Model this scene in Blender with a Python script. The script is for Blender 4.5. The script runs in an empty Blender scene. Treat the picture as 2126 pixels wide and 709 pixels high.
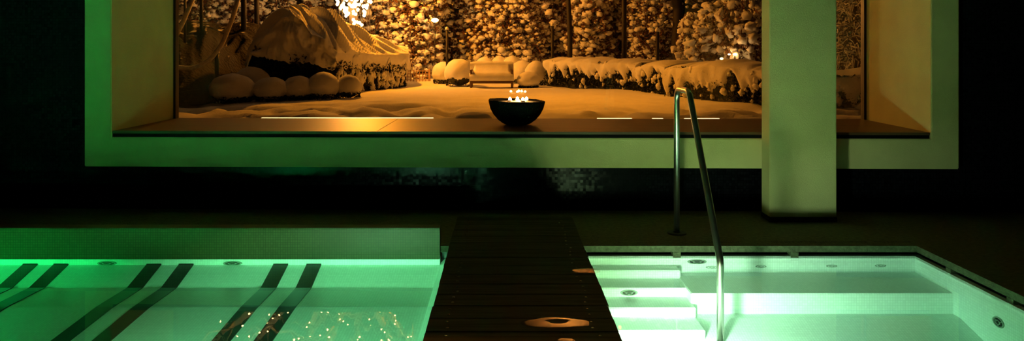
import bpy, bmesh, math, random
import numpy as np
from mathutils import Vector, Matrix, noise, Quaternion

random.seed(7)
rng = np.random.default_rng(11)
SC = bpy.context.scene
COL = SC.collection

# ------------------------------------------------------------------ camera numbers
F, H, U0, V0 = 1450.0, 1.25, 1046.0, 103.0      # focal length (px of a 2126 px frame), eye height, vanishing point


def P(px, py, Y):
    """world point seen at pixel (px, py) at depth Y"""
    return Vector(((px - U0) * Y / F, Y, H - (py - V0) * Y / F))


def lerp(x, pts):
    if x <= pts[0][0]:
        return pts[0][1]
    for (a, b), (c, d) in zip(pts, pts[1:]):
        if x <= c:
            return b + (d - b) * (x - a) / (c - a)
    return pts[-1][1]


# ------------------------------------------------------------------ materials
def new_mat(name):
    m = bpy.data.materials.new(name)
    m.use_nodes = True
    nt = m.node_tree
    b = nt.nodes['Principled BSDF']
    return m, nt, b


def N(nt, t, **kw):
    n = nt.nodes.new(t)
    for k, v in kw.items():
        setattr(n, k, v)
    return n


def plain(name, col, rough=.6, metal=0.0, spec=.5, var=.12, scale=12, bump=0.0, bscale=60):
    m, nt, b = new_mat(name)
    tc = N(nt, 'ShaderNodeTexCoord')
    nz = N(nt, 'ShaderNodeTexNoise')
    nz.inputs['Scale'].default_value = scale
    nz.inputs['Detail'].default_value = 5
    nt.links.new(tc.outputs['Object'], nz.inputs['Vector'])
    cr = N(nt, 'ShaderNodeValToRGB')
    cr.color_ramp.elements[0].position = .3
    cr.color_ramp.elements[1].position = .7
    cr.color_ramp.elements[0].color = (*[c * (1 - var) for c in col], 1)
    cr.color_ramp.elements[1].color = (*[min(1, c * (1 + var)) for c in col], 1)
    nt.links.new(nz.outputs['Fac'], cr.inputs['Fac'])
    nt.links.new(cr.outputs['Color'], b.inputs['Base Color'])
    b.inputs['Roughness'].default_value = rough
    b.inputs['Metallic'].default_value = metal
    b.inputs['Specular IOR Level'].default_value = spec
    if bump:
        n2 = N(nt, 'ShaderNodeTexNoise')
        n2.inputs['Scale'].default_value = bscale
        n2.inputs['Detail'].default_value = 4
        nt.links.new(tc.outputs['Object'], n2.inputs['Vector'])
        bp = N(nt, 'ShaderNodeBump')
        bp.inputs['Strength'].default_value = bump
        bp.inputs['Distance'].default_value = .02
        nt.links.new(n2.outputs['Fac'], bp.inputs['Height'])
        nt.links.new(bp.outputs['Normal'], b.inputs['Normal'])
    return m


def mosaic(name, tile, grout, size=.015, gap=.1, rough=.3, tilt=0.0, var=.1, spec=.5):
    """small square tiles, laid out in the plane of the face (box mapping from the true normal)"""
    m, nt, b = new_mat(name)
    tc = N(nt, 'ShaderNodeTexCoord')
    geo = N(nt, 'ShaderNodeNewGeometry')
    off = N(nt, 'ShaderNodeVectorMath', operation='ADD')
    off.inputs[1].default_value = (.0031, .0031, .0031)
    nt.links.new(tc.outputs['Object'], off.inputs[0])
    sc = N(nt, 'ShaderNodeVectorMath', operation='SCALE')
    sc.inputs['Scale'].default_value = 1 / size
    nt.links.new(off.outputs['Vector'], sc.inputs[0])
    fr = N(nt, 'ShaderNodeVectorMath', operation='FRACTION')
    nt.links.new(sc.outputs['Vector'], fr.inputs[0])
    fl = N(nt, 'ShaderNodeVectorMath', operation='FLOOR')
    nt.links.new(sc.outputs['Vector'], fl.inputs[0])
    sep = N(nt, 'ShaderNodeSeparateXYZ')
    nt.links.new(fr.outputs['Vector'], sep.inputs[0])
    ab = N(nt, 'ShaderNodeVectorMath', operation='ABSOLUTE')
    nt.links.new(geo.outputs['True Normal'], ab.inputs[0])
    sn = N(nt, 'ShaderNodeSeparateXYZ')
    nt.links.new(ab.outputs['Vector'], sn.inputs[0])
    prev = None
    for ax in 'XYZ':
        g = N(nt, 'ShaderNodeMath', operation='LESS_THAN')     # in the grout line
        g.inputs[1].default_value = gap
        nt.links.new(sep.outputs[ax], g.inputs[0])
        k = N(nt, 'ShaderNodeMath', operation='LESS_THAN')     # axis lies in the face
        k.inputs[1].default_value = .7
        nt.links.new(sn.outputs[ax], k.inputs[0])
        mu = N(nt, 'ShaderNodeMath', operation='MULTIPLY')
        nt.links.new(g.outputs[0], mu.inputs[0])
        nt.links.new(k.outputs[0], mu.inputs[1])
        if prev is None:
            prev = mu
        else:
            mx = N(nt, 'ShaderNodeMath', operation='MAXIMUM')
            nt.links.new(prev.outputs[0], mx.inputs[0])
            nt.links.new(mu.outputs[0], mx.inputs[1])
            prev = mx
    wn = N(nt, 'ShaderNodeTexWhiteNoise', noise_dimensions='3D')
    nt.links.new(fl.outputs['Vector'], wn.inputs['Vector'])
    hv = N(nt, 'ShaderNodeMix', data_type='RGBA')
    hv.inputs[6].default_value = (*[c * (1 - var) for c in tile], 1)
    hv.inputs[7].default_value = (*[min(1, c * (1 + var)) for c in tile], 1)
    nt.links.new(wn.outputs['Value'], hv.inputs[0])
    mix = N(nt, 'ShaderNodeMix', data_type='RGBA')
    mix.inputs[7].default_value = (*grout, 1)
    nt.links.new(prev.outputs[0], mix.inputs[0])
    nt.links.new(hv.outputs[2], mix.inputs[6])
    nt.links.new(mix.outputs[2], b.inputs['Base Color'])
    b.inputs['Roughness'].default_value = rough
    b.inputs['Specular IOR Level'].default_value = spec
    if tilt:
        s1 = N(nt, 'ShaderNodeVectorMath', operation='SUBTRACT')
        s1.inputs[1].default_value = (.5, .5, .5)
        nt.links.new(wn.outputs['Color'], s1.inputs[0])
        s2 = N(nt, 'ShaderNodeVectorMath', operation='SCALE')
        s2.inputs['Scale'].default_value = tilt
        nt.links.new(s1.outputs['Vector'], s2.inputs[0])
        s3 = N(nt, 'ShaderNodeVectorMath', operation='ADD')
        nt.links.new(s2.outputs['Vector'], s3.inputs[0])
        nt.links.new(geo.outputs['Normal'], s3.inputs[1])
        s4 = N(nt, 'ShaderNodeVectorMath', operation='NORMALIZE')
        nt.links.new(s3.outputs['Vector'], s4.inputs[0])
        nt.links.new(s4.outputs['Vector'], b.inputs['Normal'])
    return m


def wood(name, c1, c2, rough=.35, axis='X', spec=.5, bump=.15):
    m, nt, b = new_mat(name)
    tc = N(nt, 'ShaderNodeTexCoord')
    mp = N(nt, 'ShaderNodeMapping')
    s = {'X': (1.2, 26, 26), 'Y': (26, 1.2, 26)}[axis]
    mp.inputs['Scale'].default_value = s
    nt.links.new(tc.outputs['Object'], mp.inputs['Vector'])
    nz = N(nt, 'ShaderNodeTexNoise')
    nz.inputs['Scale'].default_value = 1.6
    nz.inputs['Detail'].default_value = 8
    nz.inputs['Roughness'].default_value = .65
    nt.links.new(mp.outputs['Vector'], nz.inputs['Vector'])
    cr = N(nt, 'ShaderNodeValToRGB')
    cr.color_ramp.elements[0].position = .32
    cr.color_ramp.elements[1].position = .7
    cr.color_ramp.elements[0].color = (*c1, 1)
    cr.color_ramp.elements[1].color = (*c2, 1)
    nt.links.new(nz.outputs['Fac'], cr.inputs['Fac'])
    nt.links.new(cr.outputs['Color'], b.inputs['Base Color'])
    b.inputs['Roughness'].default_value = rough
    b.inputs['Specular IOR Level'].default_value = spec
    bp = N(nt, 'ShaderNodeBump')
    bp.inputs['Strength'].default_value = bump
    bp.inputs['Distance'].default_value = .004
    nt.links.new(nz.outputs['Fac'], bp.inputs['Height'])
    nt.links.new(bp.outputs['Normal'], b.inputs['Normal'])
    return m


def emit(name, col, strength):
    m, nt, b = new_mat(name)
    b.inputs['Base Color'].default_value = (*col, 1)
    b.inputs['Emission Color'].default_value = (*col, 1)
    b.inputs['Emission Strength'].default_value = strength
    return m


def clear(name, ior, rough=0.0, tint=(1, 1, 1), bump=0.0, bscale=3.0, density=0.0, absorb=(1, 1, 1)):
    """thin clear layer: transparent and mirror mixed by Fresnel (pane, pool surface, water film)"""
    m, nt, b = new_mat(name)
    nt.nodes.remove(b)
    out = nt.nodes['Material Output']
    tr = N(nt, 'ShaderNodeBsdfTransparent')
    tr.inputs['Color'].default_value = (*tint, 1)
    gl = N(nt, 'ShaderNodeBsdfGlossy')
    gl.inputs['Roughness'].default_value = rough
    gl.inputs['Color'].default_value = (1, 1, 1, 1)
    fr = N(nt, 'ShaderNodeFresnel')
    fr.inputs['IOR'].default_value = ior
    mx = N(nt, 'ShaderNodeMixShader')
    nt.links.new(fr.outputs[0], mx.inputs[0])
    nt.links.new(tr.outputs[0], mx.inputs[1])
    nt.links.new(gl.outputs[0], mx.inputs[2])
    nt.links.new(mx.outputs[0], out.inputs['Surface'])
    if bump:
        tc = N(nt, 'ShaderNodeTexCoord')
        nz = N(nt, 'ShaderNodeTexNoise')
        nz.inputs['Scale'].default_value = bscale
        nt.links.new(tc.outputs['Object'], nz.inputs['Vector'])
        bp = N(nt, 'ShaderNodeBump')
        bp.inputs['Strength'].default_value = bump
        bp.inputs['Distance'].default_value = .02
        nt.links.new(nz.outputs['Fac'], bp.inputs['Height'])
        nt.links.new(bp.outputs['Normal'], gl.inputs['Normal'])
    if density:
        va = N(nt, 'ShaderNodeVolumeAbsorption')
        va.inputs['Color'].default_value = (*absorb, 1)
        va.inputs['Density'].default_value = density
        nt.links.new(va.outputs[0], out.inputs['Volume'])
    return m


M = {}
M['plaster'] = plain('white_plaster', (.74, .68, .30), .85, var=.05, scale=5, bump=.25, bscale=160)
M['wall_tile'] = mosaic('black_glass_mosaic', (.006, .006, .008), (.002, .002, .002), size=.022, gap=.12, rough=.20, tilt=.06, var=.5, spec=.034)
M['dark_room'] = plain('dark_room_plaster', (.014, .015, .014), .8)
M['stone'] = plain('limestone', (.15, .16, .085), .8, var=.3, scale=34, bump=.4, bscale=90)
M['pool'] = mosaic('white_pool_mosaic', (.88, .90, .86), (.72, .76, .70), size=.015, gap=.14, rough=.35, var=.05)
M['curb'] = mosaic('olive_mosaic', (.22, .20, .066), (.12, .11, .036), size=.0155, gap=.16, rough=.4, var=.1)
M['stripe'] = mosaic('dark_stripe_mosaic', (.012, .014, .012), (.01, .01, .01), size=.015, gap=.14, rough=.35, var=.2)
M['board'] = wood('wet_hardwood', (.034, .042, .026), (.12, .13, .085), .66, 'X', spec=.12)
M['joist'] = plain('dark_joist', (.02, .016, .012), .7)
M['sill'] = wood('oiled_sill_wood', (.10, .055, .025), (.19, .10, .045), .44, 'X', bump=.12, spec=.35)
M['sill_edge'] = plain('dark_sill_edge', (.004, .003, .003), .7, spec=.1)
M['steel'] = plain('brushed_steel', (.58, .58, .52), .30, 1.0, var=.04, scale=30)
M['screw'] = plain('screw_steel', (.75, .72, .68), .16, 1.0, var=.03)
M['black'] = plain('black_metal', (.006, .006, .006), .4)
M['jet'] = plain('jet_steel', (.30, .34, .28), .4, .3, var=.1, scale=50)
M['jet_dark'] = plain('jet_opening', (.02, .024, .022), .5)
M['bowl'] = plain('charred_bowl', (.006, .005, .004), .8, spec=.08, var=.4, scale=40, bump=.6, bscale=60)
M['sand'] = plain('bowl_sand', (.30, .20, .11), .9, var=.3, scale=90)
M['wax'] = plain('wax', (.85, .78, .62), .5)
M['flame'] = emit('candle_flame', (1, .72, .34), 55)
M['bulb'] = emit('fairy_bulb', (1, .54, .16), 42)
M['bulb_dim'] = emit('fairy_bulb_dim', (1, .56, .20), 30)
M['bulb_or'] = emit('fairy_bulb_orange', (1, .34, .05), 15)
M['street'] = emit('street_lamp_lens', (1, .36, .05), 10)
M['strip'] = emit('strip_light_lens', (1, .80, .38), 2.0)
M['lens_r'] = emit('spa_lamp_lens', (.90, 1.0, .50), 34)
M['lens_l'] = emit('pool_lamp_lens', (.30, 1.0, .05), 7)
M['glass'] = clear('window_glass', 1.5)
M['water_l'] = clear('pool_water', 1.36, bump=.03, bscale=2.2, density=.30, absorb=(.15, 1.0, .60))
M['water_r'] = clear('spa_water', 1.36, bump=.03, bscale=2.2, density=.55, absorb=(.42, 1.0, .78))
M['film'] = clear('water_film', 1.55, rough=.10)
M['snow'] = plain('snow', (.82, .82, .84), .85, var=.05, scale=3, bump=.45, bscale=26)
M['snow_s'] = plain('snow_clump', (.82, .82, .84), .85, var=.08, scale=8)
M['leaf'] = plain('dark_evergreen_leaf', (.016, .022, .012), .5, var=.5, scale=4)
def snowy_cover(name, leaf, lo, hi):
    """dark ground cover with snow lying where it is level enough to hold it"""
    m, nt, b = new_mat(name)
    tc = N(nt, 'ShaderNodeTexCoord')
    geo = N(nt, 'ShaderNodeNewGeometry')
    sp = N(nt, 'ShaderNodeSeparateXYZ')
    nt.links.new(geo.outputs['Normal'], sp.inputs[0])
    nz = N(nt, 'ShaderNodeTexNoise')
    nz.inputs['Scale'].default_value = 2.4
    nz.inputs['Detail'].default_value = 7
    nt.links.new(tc.outputs['Object'], nz.inputs['Vector'])
    ad = N(nt, 'ShaderNodeMath', operation='MULTIPLY_ADD')
    ad.inputs[1].default_value = .55
    nt.links.new(nz.outputs['Fac'], ad.inputs[0])
    nt.links.new(sp.outputs['Z'], ad.inputs[2])
    mr = N(nt, 'ShaderNodeMapRange')
    mr.inputs['From Min'].default_value = lo
    mr.inputs['From Max'].default_value = hi
    nt.links.new(ad.outputs[0], mr.inputs['Value'])
    mx = N(nt, 'ShaderNodeMix', data_type='RGBA')
    mx.inputs[6].default_value = (*leaf, 1)
    mx.inputs[7].default_value = (.80, .80, .82, 1)
    nt.links.new(mr.outputs[0], mx.inputs[0])
    nt.links.new(mx.outputs[2], b.inputs['Base Color'])
    b.inputs['Roughness'].default_value = .85
    b.inputs['Specular IOR Level'].default_value = .1
    bp = N(nt, 'ShaderNodeBump')
    bp.inputs['Strength'].default_value = .8
    bp.inputs['Distance'].default_value = .08
    n2 = N(nt, 'ShaderNodeTexNoise')
    n2.inputs['Scale'].default_value = 9
    nt.links.new(tc.outputs['Object'], n2.inputs['Vector'])
    nt.links.new(n2.outputs['Fac'], bp.inputs['Height'])
    nt.links.new(bp.outputs['Normal'], b.inputs['Normal'])
    return m


M['cover'] = snowy_cover('snow_dusted_ground_cover', (.012, .010, .008), 1.26, 1.36)
M['beech'] = plain('brown_hedge_leaf', (.13, .055, .022), .6, var=.5, scale=5)
M['bark'] = plain('wet_bark', (.05, .033, .02), .8, var=.3, scale=10, bump=.5, bscale=20)
M['bench'] = plain('bench_teak', (.12, .06, .03), .6, var=.25, scale=10)
M['pole'] = plain('dark_pole', (.02, .016, .012), .7)
M['rope'] = plain('snowy_rope', (.60, .55, .50), .85, var=.2, scale=20)
M['roof'] = plain('dark_roof', (.012, .010, .012), .7)
M['fence'] = plain('pale_fence_wood', (.40, .24, .12), .7)
M['mark'] = plain('dark_floor_paint', (.02, .02, .016), .6)
M['white_metal'] = plain('white_fascia', (.8, .8, .8), .5)
M['rubber'] = plain('dark_skirting', (.008, .008, .008), .5)

# ------------------------------------------------------------------ mesh helpers
ICO = {}


def ico(sub):
    if sub not in ICO:
        bm = bmesh.new()
        bmesh.ops.create_icosphere(bm, subdivisions=sub, radius=1)
        v = np.array([q.co[:] for q in bm.verts], dtype=np.float32)
        f = np.array([[w.index for w in q.verts] for q in bm.faces], dtype=np.int32)
        bm.free()
        ICO[sub] = (v, f)
    return ICO[sub]


class MB:
    """collects shapes and links them as ONE mesh object"""

    def __init__(s):
        s.v, s.f, s.n = [], [], 0

    def add(s, verts, faces):
        verts = [tuple(q) for q in verts]
        s.v += verts
        s.f += [tuple(i + s.n for i in q) for q in faces]
        s.n += len(verts)
        return s

    def box(s, x0, x1, y0, y1, z0, z1):
        v = [(x0, y0, z0), (x1, y0, z0), (x1, y1, z0), (x0, y1, z0), (x0, y0, z1), (x1, y0, z1), (x1, y1, z1), (x0, y1, z1)]
        return s.add(v, [(3, 2, 1, 0), (4, 5, 6, 7), (0, 1, 5, 4), (1, 2, 6, 5), (2, 3, 7, 6), (3, 0, 4, 7)])

    def bev_box(s, x0, x1, y0, y1, z0, z1, b=.004, seg=2):
        bm = bmesh.new()
        bmesh.ops.create_cube(bm, size=1)
        for q in bm.verts:
            q.co = Vector(((x0 + x1) / 2 + q.co.x * (x1 - x0), (y0 + y1) / 2 + q.co.y * (y1 - y0), (z0 + z1) / 2 + q.co.z * (z1 - z0)))
        bmesh.ops.bevel(bm, geom=bm.edges[:], offset=b, segments=seg, affect='EDGES')
        bm.verts.index_update()
        s.add([q.co for q in bm.verts], [[w.index for w in q.verts] for q in bm.faces])
        bm.free()
        return s

    def tube(s, pts, r, n=10, cap=True):
        pts = [Vector(p) for p in pts]
        rs = r if isinstance(r, (list, tuple)) else [r] * len(pts)
        up = Vector((0, 0, 1))
        d0 = (pts[1] - pts[0]).normalized()
        a = d0.cross(up)
        if a.length < .1:
            a = d0.cross(Vector((1, 0, 0)))
        a.normalize()
        rings, base = [], s.n
        vs, fs = [], []
        for i, p in enumerate(pts):
            d = (pts[min(i + 1, len(pts) - 1)] - pts[max(i - 1, 0)]).normalized()
            a = (a - d * a.dot(d)).normalized()
            b = d.cross(a)
            for k in range(n):
                t = 2 * math.pi * k / n
                vs.append(p + (a * math.cos(t) + b * math.sin(t)) * rs[i])
        for i in range(len(pts) - 1):
            for k in range(n):
                k2 = (k + 1) % n
                fs.append((i * n + k, i * n + k2, (i + 1) * n + k2, (i + 1) * n + k))
        if cap:
            fs.append(tuple(range(n))[::-1])
            fs.append(tuple((len(pts) - 1) * n + k for k in range(n)))
        return s.add(vs, fs)

    def lathe(s, prof, c=(0, 0, 0), n=40, jitter=None):
        """profile of (radius, z) turned about a vertical axis at c"""
        vs, fs = [], []
        for i, (r, z) in enumerate(prof):
            for k in range(n):
                t = 2 * math.pi * k / n
                rr, zz = r, z
                if jitter:
                    rr, zz = jitter(r, z, t)
                vs.append((c[0] + rr * math.cos(t), c[1] + rr * math.sin(t), c[2] + zz))
        for i in range(len(prof) - 1):
            for k in range(n):
                k2 = (k + 1) % n
                fs.append((i * n + k, i * n + k2, (i + 1) * n + k2, (i + 1) * n + k))
        fs.append(tuple(range(n))[::-1])
        fs.append(tuple((len(prof) - 1) * n + k for k in range(n)))
        return s.add(vs, fs)

    def grid(s, rows):
        """rows: equal-length lists of points"""
        n = len(rows[0])
        vs = [p for r in rows for p in r]
        fs = [(i * n + k, i * n + k + 1, (i + 1) * n + k + 1, (i + 1) * n + k) for i in range(len(rows) - 1) for k in range(n - 1)]
        return s.add(vs, fs)

    def build(s, name, mat, parent=None, loc=None, smooth=False):
        o = Vector(loc) if loc is not None else (Vector(parent['_o']) if parent is not None else Vector((0, 0, 0)))
        me = bpy.data.meshes.new(name)
        me.from_pydata([tuple(Vector(q) - o) for q in s.v], [], s.f)
        me.update()
        return link(name, me, mat, parent, o, smooth)


ORG = {}


def link(name, me, mat, parent, o, smooth):
    me.materials.append(mat)
    if smooth:
        me.polygons.foreach_set('use_smooth', np.ones(len(me.polygons), dtype=bool))
    ob = bpy.data.objects.new(name, me)
    COL.objects.link(ob)
    if parent is not None:
        ob.parent = parent
        ob.location = Vector(o) - Vector(parent['_o'])
    else:
        ob.location = o
    ob['_o'] = tuple(o)
    return ob


def fast_mesh(name, v, f):
    """v (n,3), f (m,k) numpy -> mesh"""
    me = bpy.data.meshes.new(name)
    me.vertices.add(len(v))
    me.vertices.foreach_set('co', np.ascontiguousarray(v, dtype=np.float32).ravel())
    k = f.shape[1]
    me.loops.add(f.size)
    me.loops.foreach_set('vertex_index', np.ascontiguousarray(f, dtype=np.int32).ravel())
    me.polygons.add(len(f))
    me.polygons.foreach_set('loop_start', np.arange(0, f.size, k, dtype=np.int32))
    me.update(calc_edges=True)
    return me


def rotmats(n):
    q = rng.normal(size=(n, 4))
    q /= np.linalg.norm(q, axis=1)[:, None]
    w, x, y, z = q.T
    return np.stack([np.stack([1 - 2 * (y * y + z * z), 2 * (x * y - z * w), 2 * (x * z + y * w)], -1),
                     np.stack([2 * (x * y + z * w), 1 - 2 * (x * x + z * z), 2 * (y * z - x * w)], -1),
                     np.stack([2 * (x * z - y * w), 2 * (y * z + x * w), 1 - 2 * (x * x + y * y)], -1)], 1)


def clumps(pos, size, flat=.7, sub=2):
    """lumpy snow clumps -> (v, f)"""
    tv, tf = ico(sub)
    n = len(pos)
    R = rotmats(n)
    lump = 1 + .28 * rng.normal(size=(6, len(tv))).astype(np.float32)
    t = tv[None] * lump[rng.integers(0, 6, n)][:, :, None]
    t = np.einsum('nij,nvj->nvi', R, t) * size[:, None, None]
    t[:, :, 2] *= flat
    v = t + pos[:, None, :]
    f = tf[None] + (np.arange(n) * len(tv))[:, None, None]
    return v.reshape(-1, 3), f.reshape(-1, 3)


def leaves(pos, size):
    """small bent leaves (two quads folded along the rib) -> (v, f)"""
    tv = np.array([(-1, 0, 0), (0, -.42, .18), (1, 0, -.1), (0, .42, .18)], dtype=np.float32)
    n = len(pos)
    R = rotmats(n)
    t = np.einsum('nij,vj->nvi', R, tv) * size[:, None, None]
    v = t + pos[:, None, :]
    tf = np.array([(0, 1, 2), (0, 2, 3)])
    f = tf[None] + (np.arange(n) * 4)[:, None, None]
    return v.reshape(-1, 3), f.reshape(-1, 3)


def np_obj(name, vf, mat, parent=None, loc=None, smooth=True):
    o = Vector(loc) if loc is not None else Vector(parent['_o'])
    v = vf[0] - np.array(o[:])[None]
    return link(name, fast_mesh(name, v, vf[1]), mat, parent, o, smooth)


def tag(o, label=None, cat=None, group=None, kind=None):
    if label:
        o['label'] = label
    if cat:
        o['category'] = cat
    if group:
        o['group'] = group
    if kind:
        o['kind'] = kind
    return o


def thing(name, label, cat, loc, group=None, kind=None):
    o = bpy.data.objects.new(name, None)
    COL.objects.link(o)
    o.location = loc
    o.empty_display_size = .1
    o['_o'] = tuple(loc)
    return tag(o, label, cat, group, kind)


def copy_tree(o, loc, label=None, scale=None, rotz=0.0, name=None):
    c = o.copy()
    COL.objects.link(c)
    c.location = loc
    c['_o'] = tuple(loc)
    if scale:
        c.scale = scale
    c.rotation_euler = (0, 0, rotz)
    if label:
        c['label'] = label

    def kids(a, b):
        for ch in [q for q in bpy.data.objects if q.parent == a]:
            d = ch.copy()
            COL.objects.link(d)
            d.parent = b
            kids(ch, d)
    kids(o, c)
    return c


def struct(o, label=None, cat=None):
    o['kind'] = 'structure'
    return tag(o, label, cat)


# ------------------------------------------------------------------ world and camera
w = bpy.data.worlds.new('night')
SC.world = w
w.use_nodes = True
bg = w.node_tree.nodes['Background']
bg.inputs['Color'].default_value = (.10, .055, .03, 1)
bg.inputs['Strength'].default_value = .035

cam_d = bpy.data.cameras.new('camera')
cam = bpy.data.objects.new('camera', cam_d)
COL.objects.link(cam)
SC.camera = cam
cam.location = (0, 0, H)
cam.rotation_euler = (math.pi / 2, 0, 0)
cam_d.sensor_width = 36
cam_d.lens = 36 * F / 2126
cam_d.shift_x = (1063 - U0) / 2126
cam_d.shift_y = -(354.5 - V0) / 2126
cam_d.clip_end = 300

# ================================================================== INTERIOR
# ---- window wall, built square and turned a degree about (0, 5.36)
YW, YG, YX = 5.36, 6.36, 6.62            # front of surround, glass, outer face of the wall
TURN = -.018
XL, XR = -3.045, 3.245                   # reveal
OL, OR = -3.255, 3.455                   # surround outside
ZS, ZT, ZB = .618, 3.9, .341             # sill top, head of the window, bottom of the surround


def turned(o):
    """turn an object built in room coordinates about the vertical through (0, YW)"""
    R = Matrix.Rotation(TURN, 4, 'Z')
    T = Matrix.Translation((0, YW, 0))
    o.matrix_world = T @ R @ T.inverted() @ Matrix.Translation(o.location)
    return o


b = MB()
b.box(-8, OL + .02, 5.42, YX, -.3, 4.4)
b.box(OR - .02, 8, 5.42, YX, -.3, 4.4)
b.box(OL + .02, OR - .02, 5.42, YX, -.3, ZB + .02)
b.box(OL + .02, OR - .02, 5.42, YX, 4.08, 4.4)
wall = struct(turned(b.build('wall_back', M['wall_tile'])), 'black glass mosaic wall around the big garden window', 'wall')

win = thing('window_1', 'big garden window with a white box surround and one clear pane', 'window', (0, YW, 0), kind='structure')
b = MB()
b.bev_box(OL, XL, YW, 5.5, ZB, 4.1, .006)
b.bev_box(XR, OR, YW, 5.5, ZB, 4.1, .006)
b.bev_box(OL + .003, OR - .003, YW + .001, 5.5, ZB, ZS - .048, .006)
b.bev_box(OL + .003, OR - .003, YW + .001, 5.5, ZT, 4.1, .006)
b.build('surround', M['plaster'], win)
b = MB()
b.box(XL - .03, XL, 5.49, YG + .042, ZB + .05, 4.05)
b.box(XR, XR + .03, 5.49, YG + .042, ZB + .05, 4.05)
b.box(XL, XR, 5.49, YX - .02, ZT, 4.05)
b.box(XL, XR, 5.49, YX - .02, ZB + .05, ZS - .05)
b.build('reveal', M['plaster'], win)
b = MB()
b.box(XL, XL + .022, YG - .02, YG + .04, ZS, ZT)
b.box(XR - .022, XR, YG - .02, YG + .04, ZS, ZT)
b.box(XL, XR, YG - .02, YG + .04, ZT - .03, ZT)
b.build('pane_frame', M['black'], win)
MB().box(XL + .018, XR - .018, YG, YG + .001, ZS - .01, ZT - .02).build('pane', M['glass'], win)
sill = thing('window_sill', None, None, (0, YW, 0))
sill.parent = win
sill.location = (0, 0, 0)
SX = [XL + .005, -.98, -.30 + .46, XR - .005]
b = MB()
for a, c in zip(SX, SX[1:]):
    b.bev_box(a + .001, c - .001, YW + .004, YG + .035, ZS - .02, ZS, .002)
b.build('sill_board', M['sill'], sill)
MB().box(XL + .006, XR - .006, YW + .012, YW + .06, ZS - .049, ZS - .0195).build('sill_edge', M['sill_edge'], sill)
turned(win)

# ---- room shell
struct(MB().box(-8.2, -8, -4, 6.8, -.7, 4.6).build('wall_left', M['dark_room']))
struct(MB().box(8, 8.2, -4, 6.8, -.7, 4.6).build('wall_right', M['dark_room']))
struct(MB().box(-8.2, 8.2, -4.2, -4, -.7, 4.6).build('wall_near', M['dark_room']))
struct(MB().box(-8.2, 8.2, -4.2, 6.8, 4.4, 4.6).build('ceiling', M['dark_room']))

YB = 4.44                                # back edge of the pools
XB0, XB1 = -.339, .500                   # boardwalk edges
b = MB()
b.box(-8, 8, 4.51, 5.6, -.04, 0)
b.box(-.405, 8, YB, 4.51, -.04, 0)
b.box(2.624, 8, -4, YB, -.04, 0)
b.box(.52, 2.624, -4, 2.92, -.04, 0)
b.box(-8, -.36, -4, .5, -.04, 0)
b.box(-8, -6.5, .5, 4.51, -.04, 0)
struct(b.build('floor', M['stone']), 'dark limestone pool deck', 'floor')
# blocks that carry the coping over the overflow slot
b = MB()
for x in (1.10, 1.848):
    b.bev_box(x - .025, x + .025, YB - .004, YB + .06, -.075, -.039, .002)
for y in (4.12, 3.62):
    b.bev_box(2.622, 2.67, y - .025, y + .025, -.075, -.039, .002)
struct(b.build('trim_1', M['stone']))
# dark gutter behind the slot
b = MB()
b.box(-.40, 2.9, 4.52, 4.54, -.2, -.04)
b.box(2.70, 2.72, 2.7, 4.54, -.2, -.04)
b.box(-.40, 2.9, 4.47, 4.54, -.22, -.12)
b.box(2.64, 2.72, 2.7, 4.54, -.22, -.12)
struct(b.build('pool_gutter', M['black']))

# ---- left pool
ZWAT = -.080
PROF = [(4.42, -.114), (4.19, -.184), (3.877, -.182), (3.48, -.209), (3.0, -.27), (2.2, -.35), (.5, -.40)]
b = MB()
b.grid([[(-6.5, y, z) for y, z in PROF], [(-.40, y, z) for y, z in PROF]][::-1])
b.box(-6.5, -.405, 4.42, 4.50, -.6, -.05)
b.box(-.405, -.36, .5, 4.47, -.6, -.118)
b.add([(-.405, .5, -.118), (-.36, .5, -.118), (-.36, .5, -.074), (-.405, 4.47, -.118), (-.36, 4.47, -.118), (-.36, 4.47, -.074)], [(0, 1, 2), (3, 5, 4), (0, 2, 5, 3), (1, 4, 5, 2)])
b.box(-6.54, -6.5, .5, 4.5, -.6, -.045)
b.box(-6.5, -.36, .46, .5, -.6, -.045)
struct(b.build('lap_pool_basin', M['pool']), 'white mosaic lining of the green pool left of the boardwalk', 'pool')
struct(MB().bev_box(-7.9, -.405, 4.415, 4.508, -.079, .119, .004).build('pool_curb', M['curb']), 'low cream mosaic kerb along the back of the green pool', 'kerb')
wl = MB().box(-6.51, -.362, .49, 4.43, -.62, ZWAT).build('lap_pool_water', M['water_l'])
tag(wl, 'still green lit water in the long pool left of the boardwalk', 'water', kind='stuff')

# ---- right pool (hot pool)
b = MB()
b.box(.51, 2.66, YB, YB + .035, -.6, -.066)
b.box(2.615, 2.65, 2.92, YB, -.6, -.066)
b.box(.47, .51, 2.92, YB, -.6, -.066)
b.box(.47, 2.66, 2.88, 2.93, -.6, -.045)
b.grid([[(2.62, 4.44, -.291), (.5, 4.44, -.291)], [(2.62, 4.0, -.291), (.5, 4.0, -.291)], [(2.62, 3.78, -.345), (.5, 3.78, -.345)], [(2.62, 2.9, -.46), (.5, 2.9, -.46)]])
struct(b.build('spa_pool_basin', M['pool']), 'white mosaic lining of the bright square pool right of the boardwalk', 'pool')
b = MB()
for y, z in ((4.346, -.126), (4.175, -.178), (4.0, -.231), (3.81, -.284)):
    b.bev_box(.505, 1.1, y, 4.445, -.5, z, .005, 3)
struct(b.build('pool_steps', M['pool']), 'flight of white mosaic steps under water beside the boardwalk', 'steps')
struct(MB().bev_box(1.09, 2.62, 4.064, 4.445, -.5, -.171, .004).build('pool_bench', M['pool']), 'underwater mosaic bench along the back of the right pool', 'bench')
wr = MB().box(.50, 2.625, 2.925, 4.455, -.62, ZWAT).build('spa_pool_water', M['water_r'])
tag(wr, 'clear pale water filling the bright pool right of the boardwalk', 'water', kind='stuff')

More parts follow.
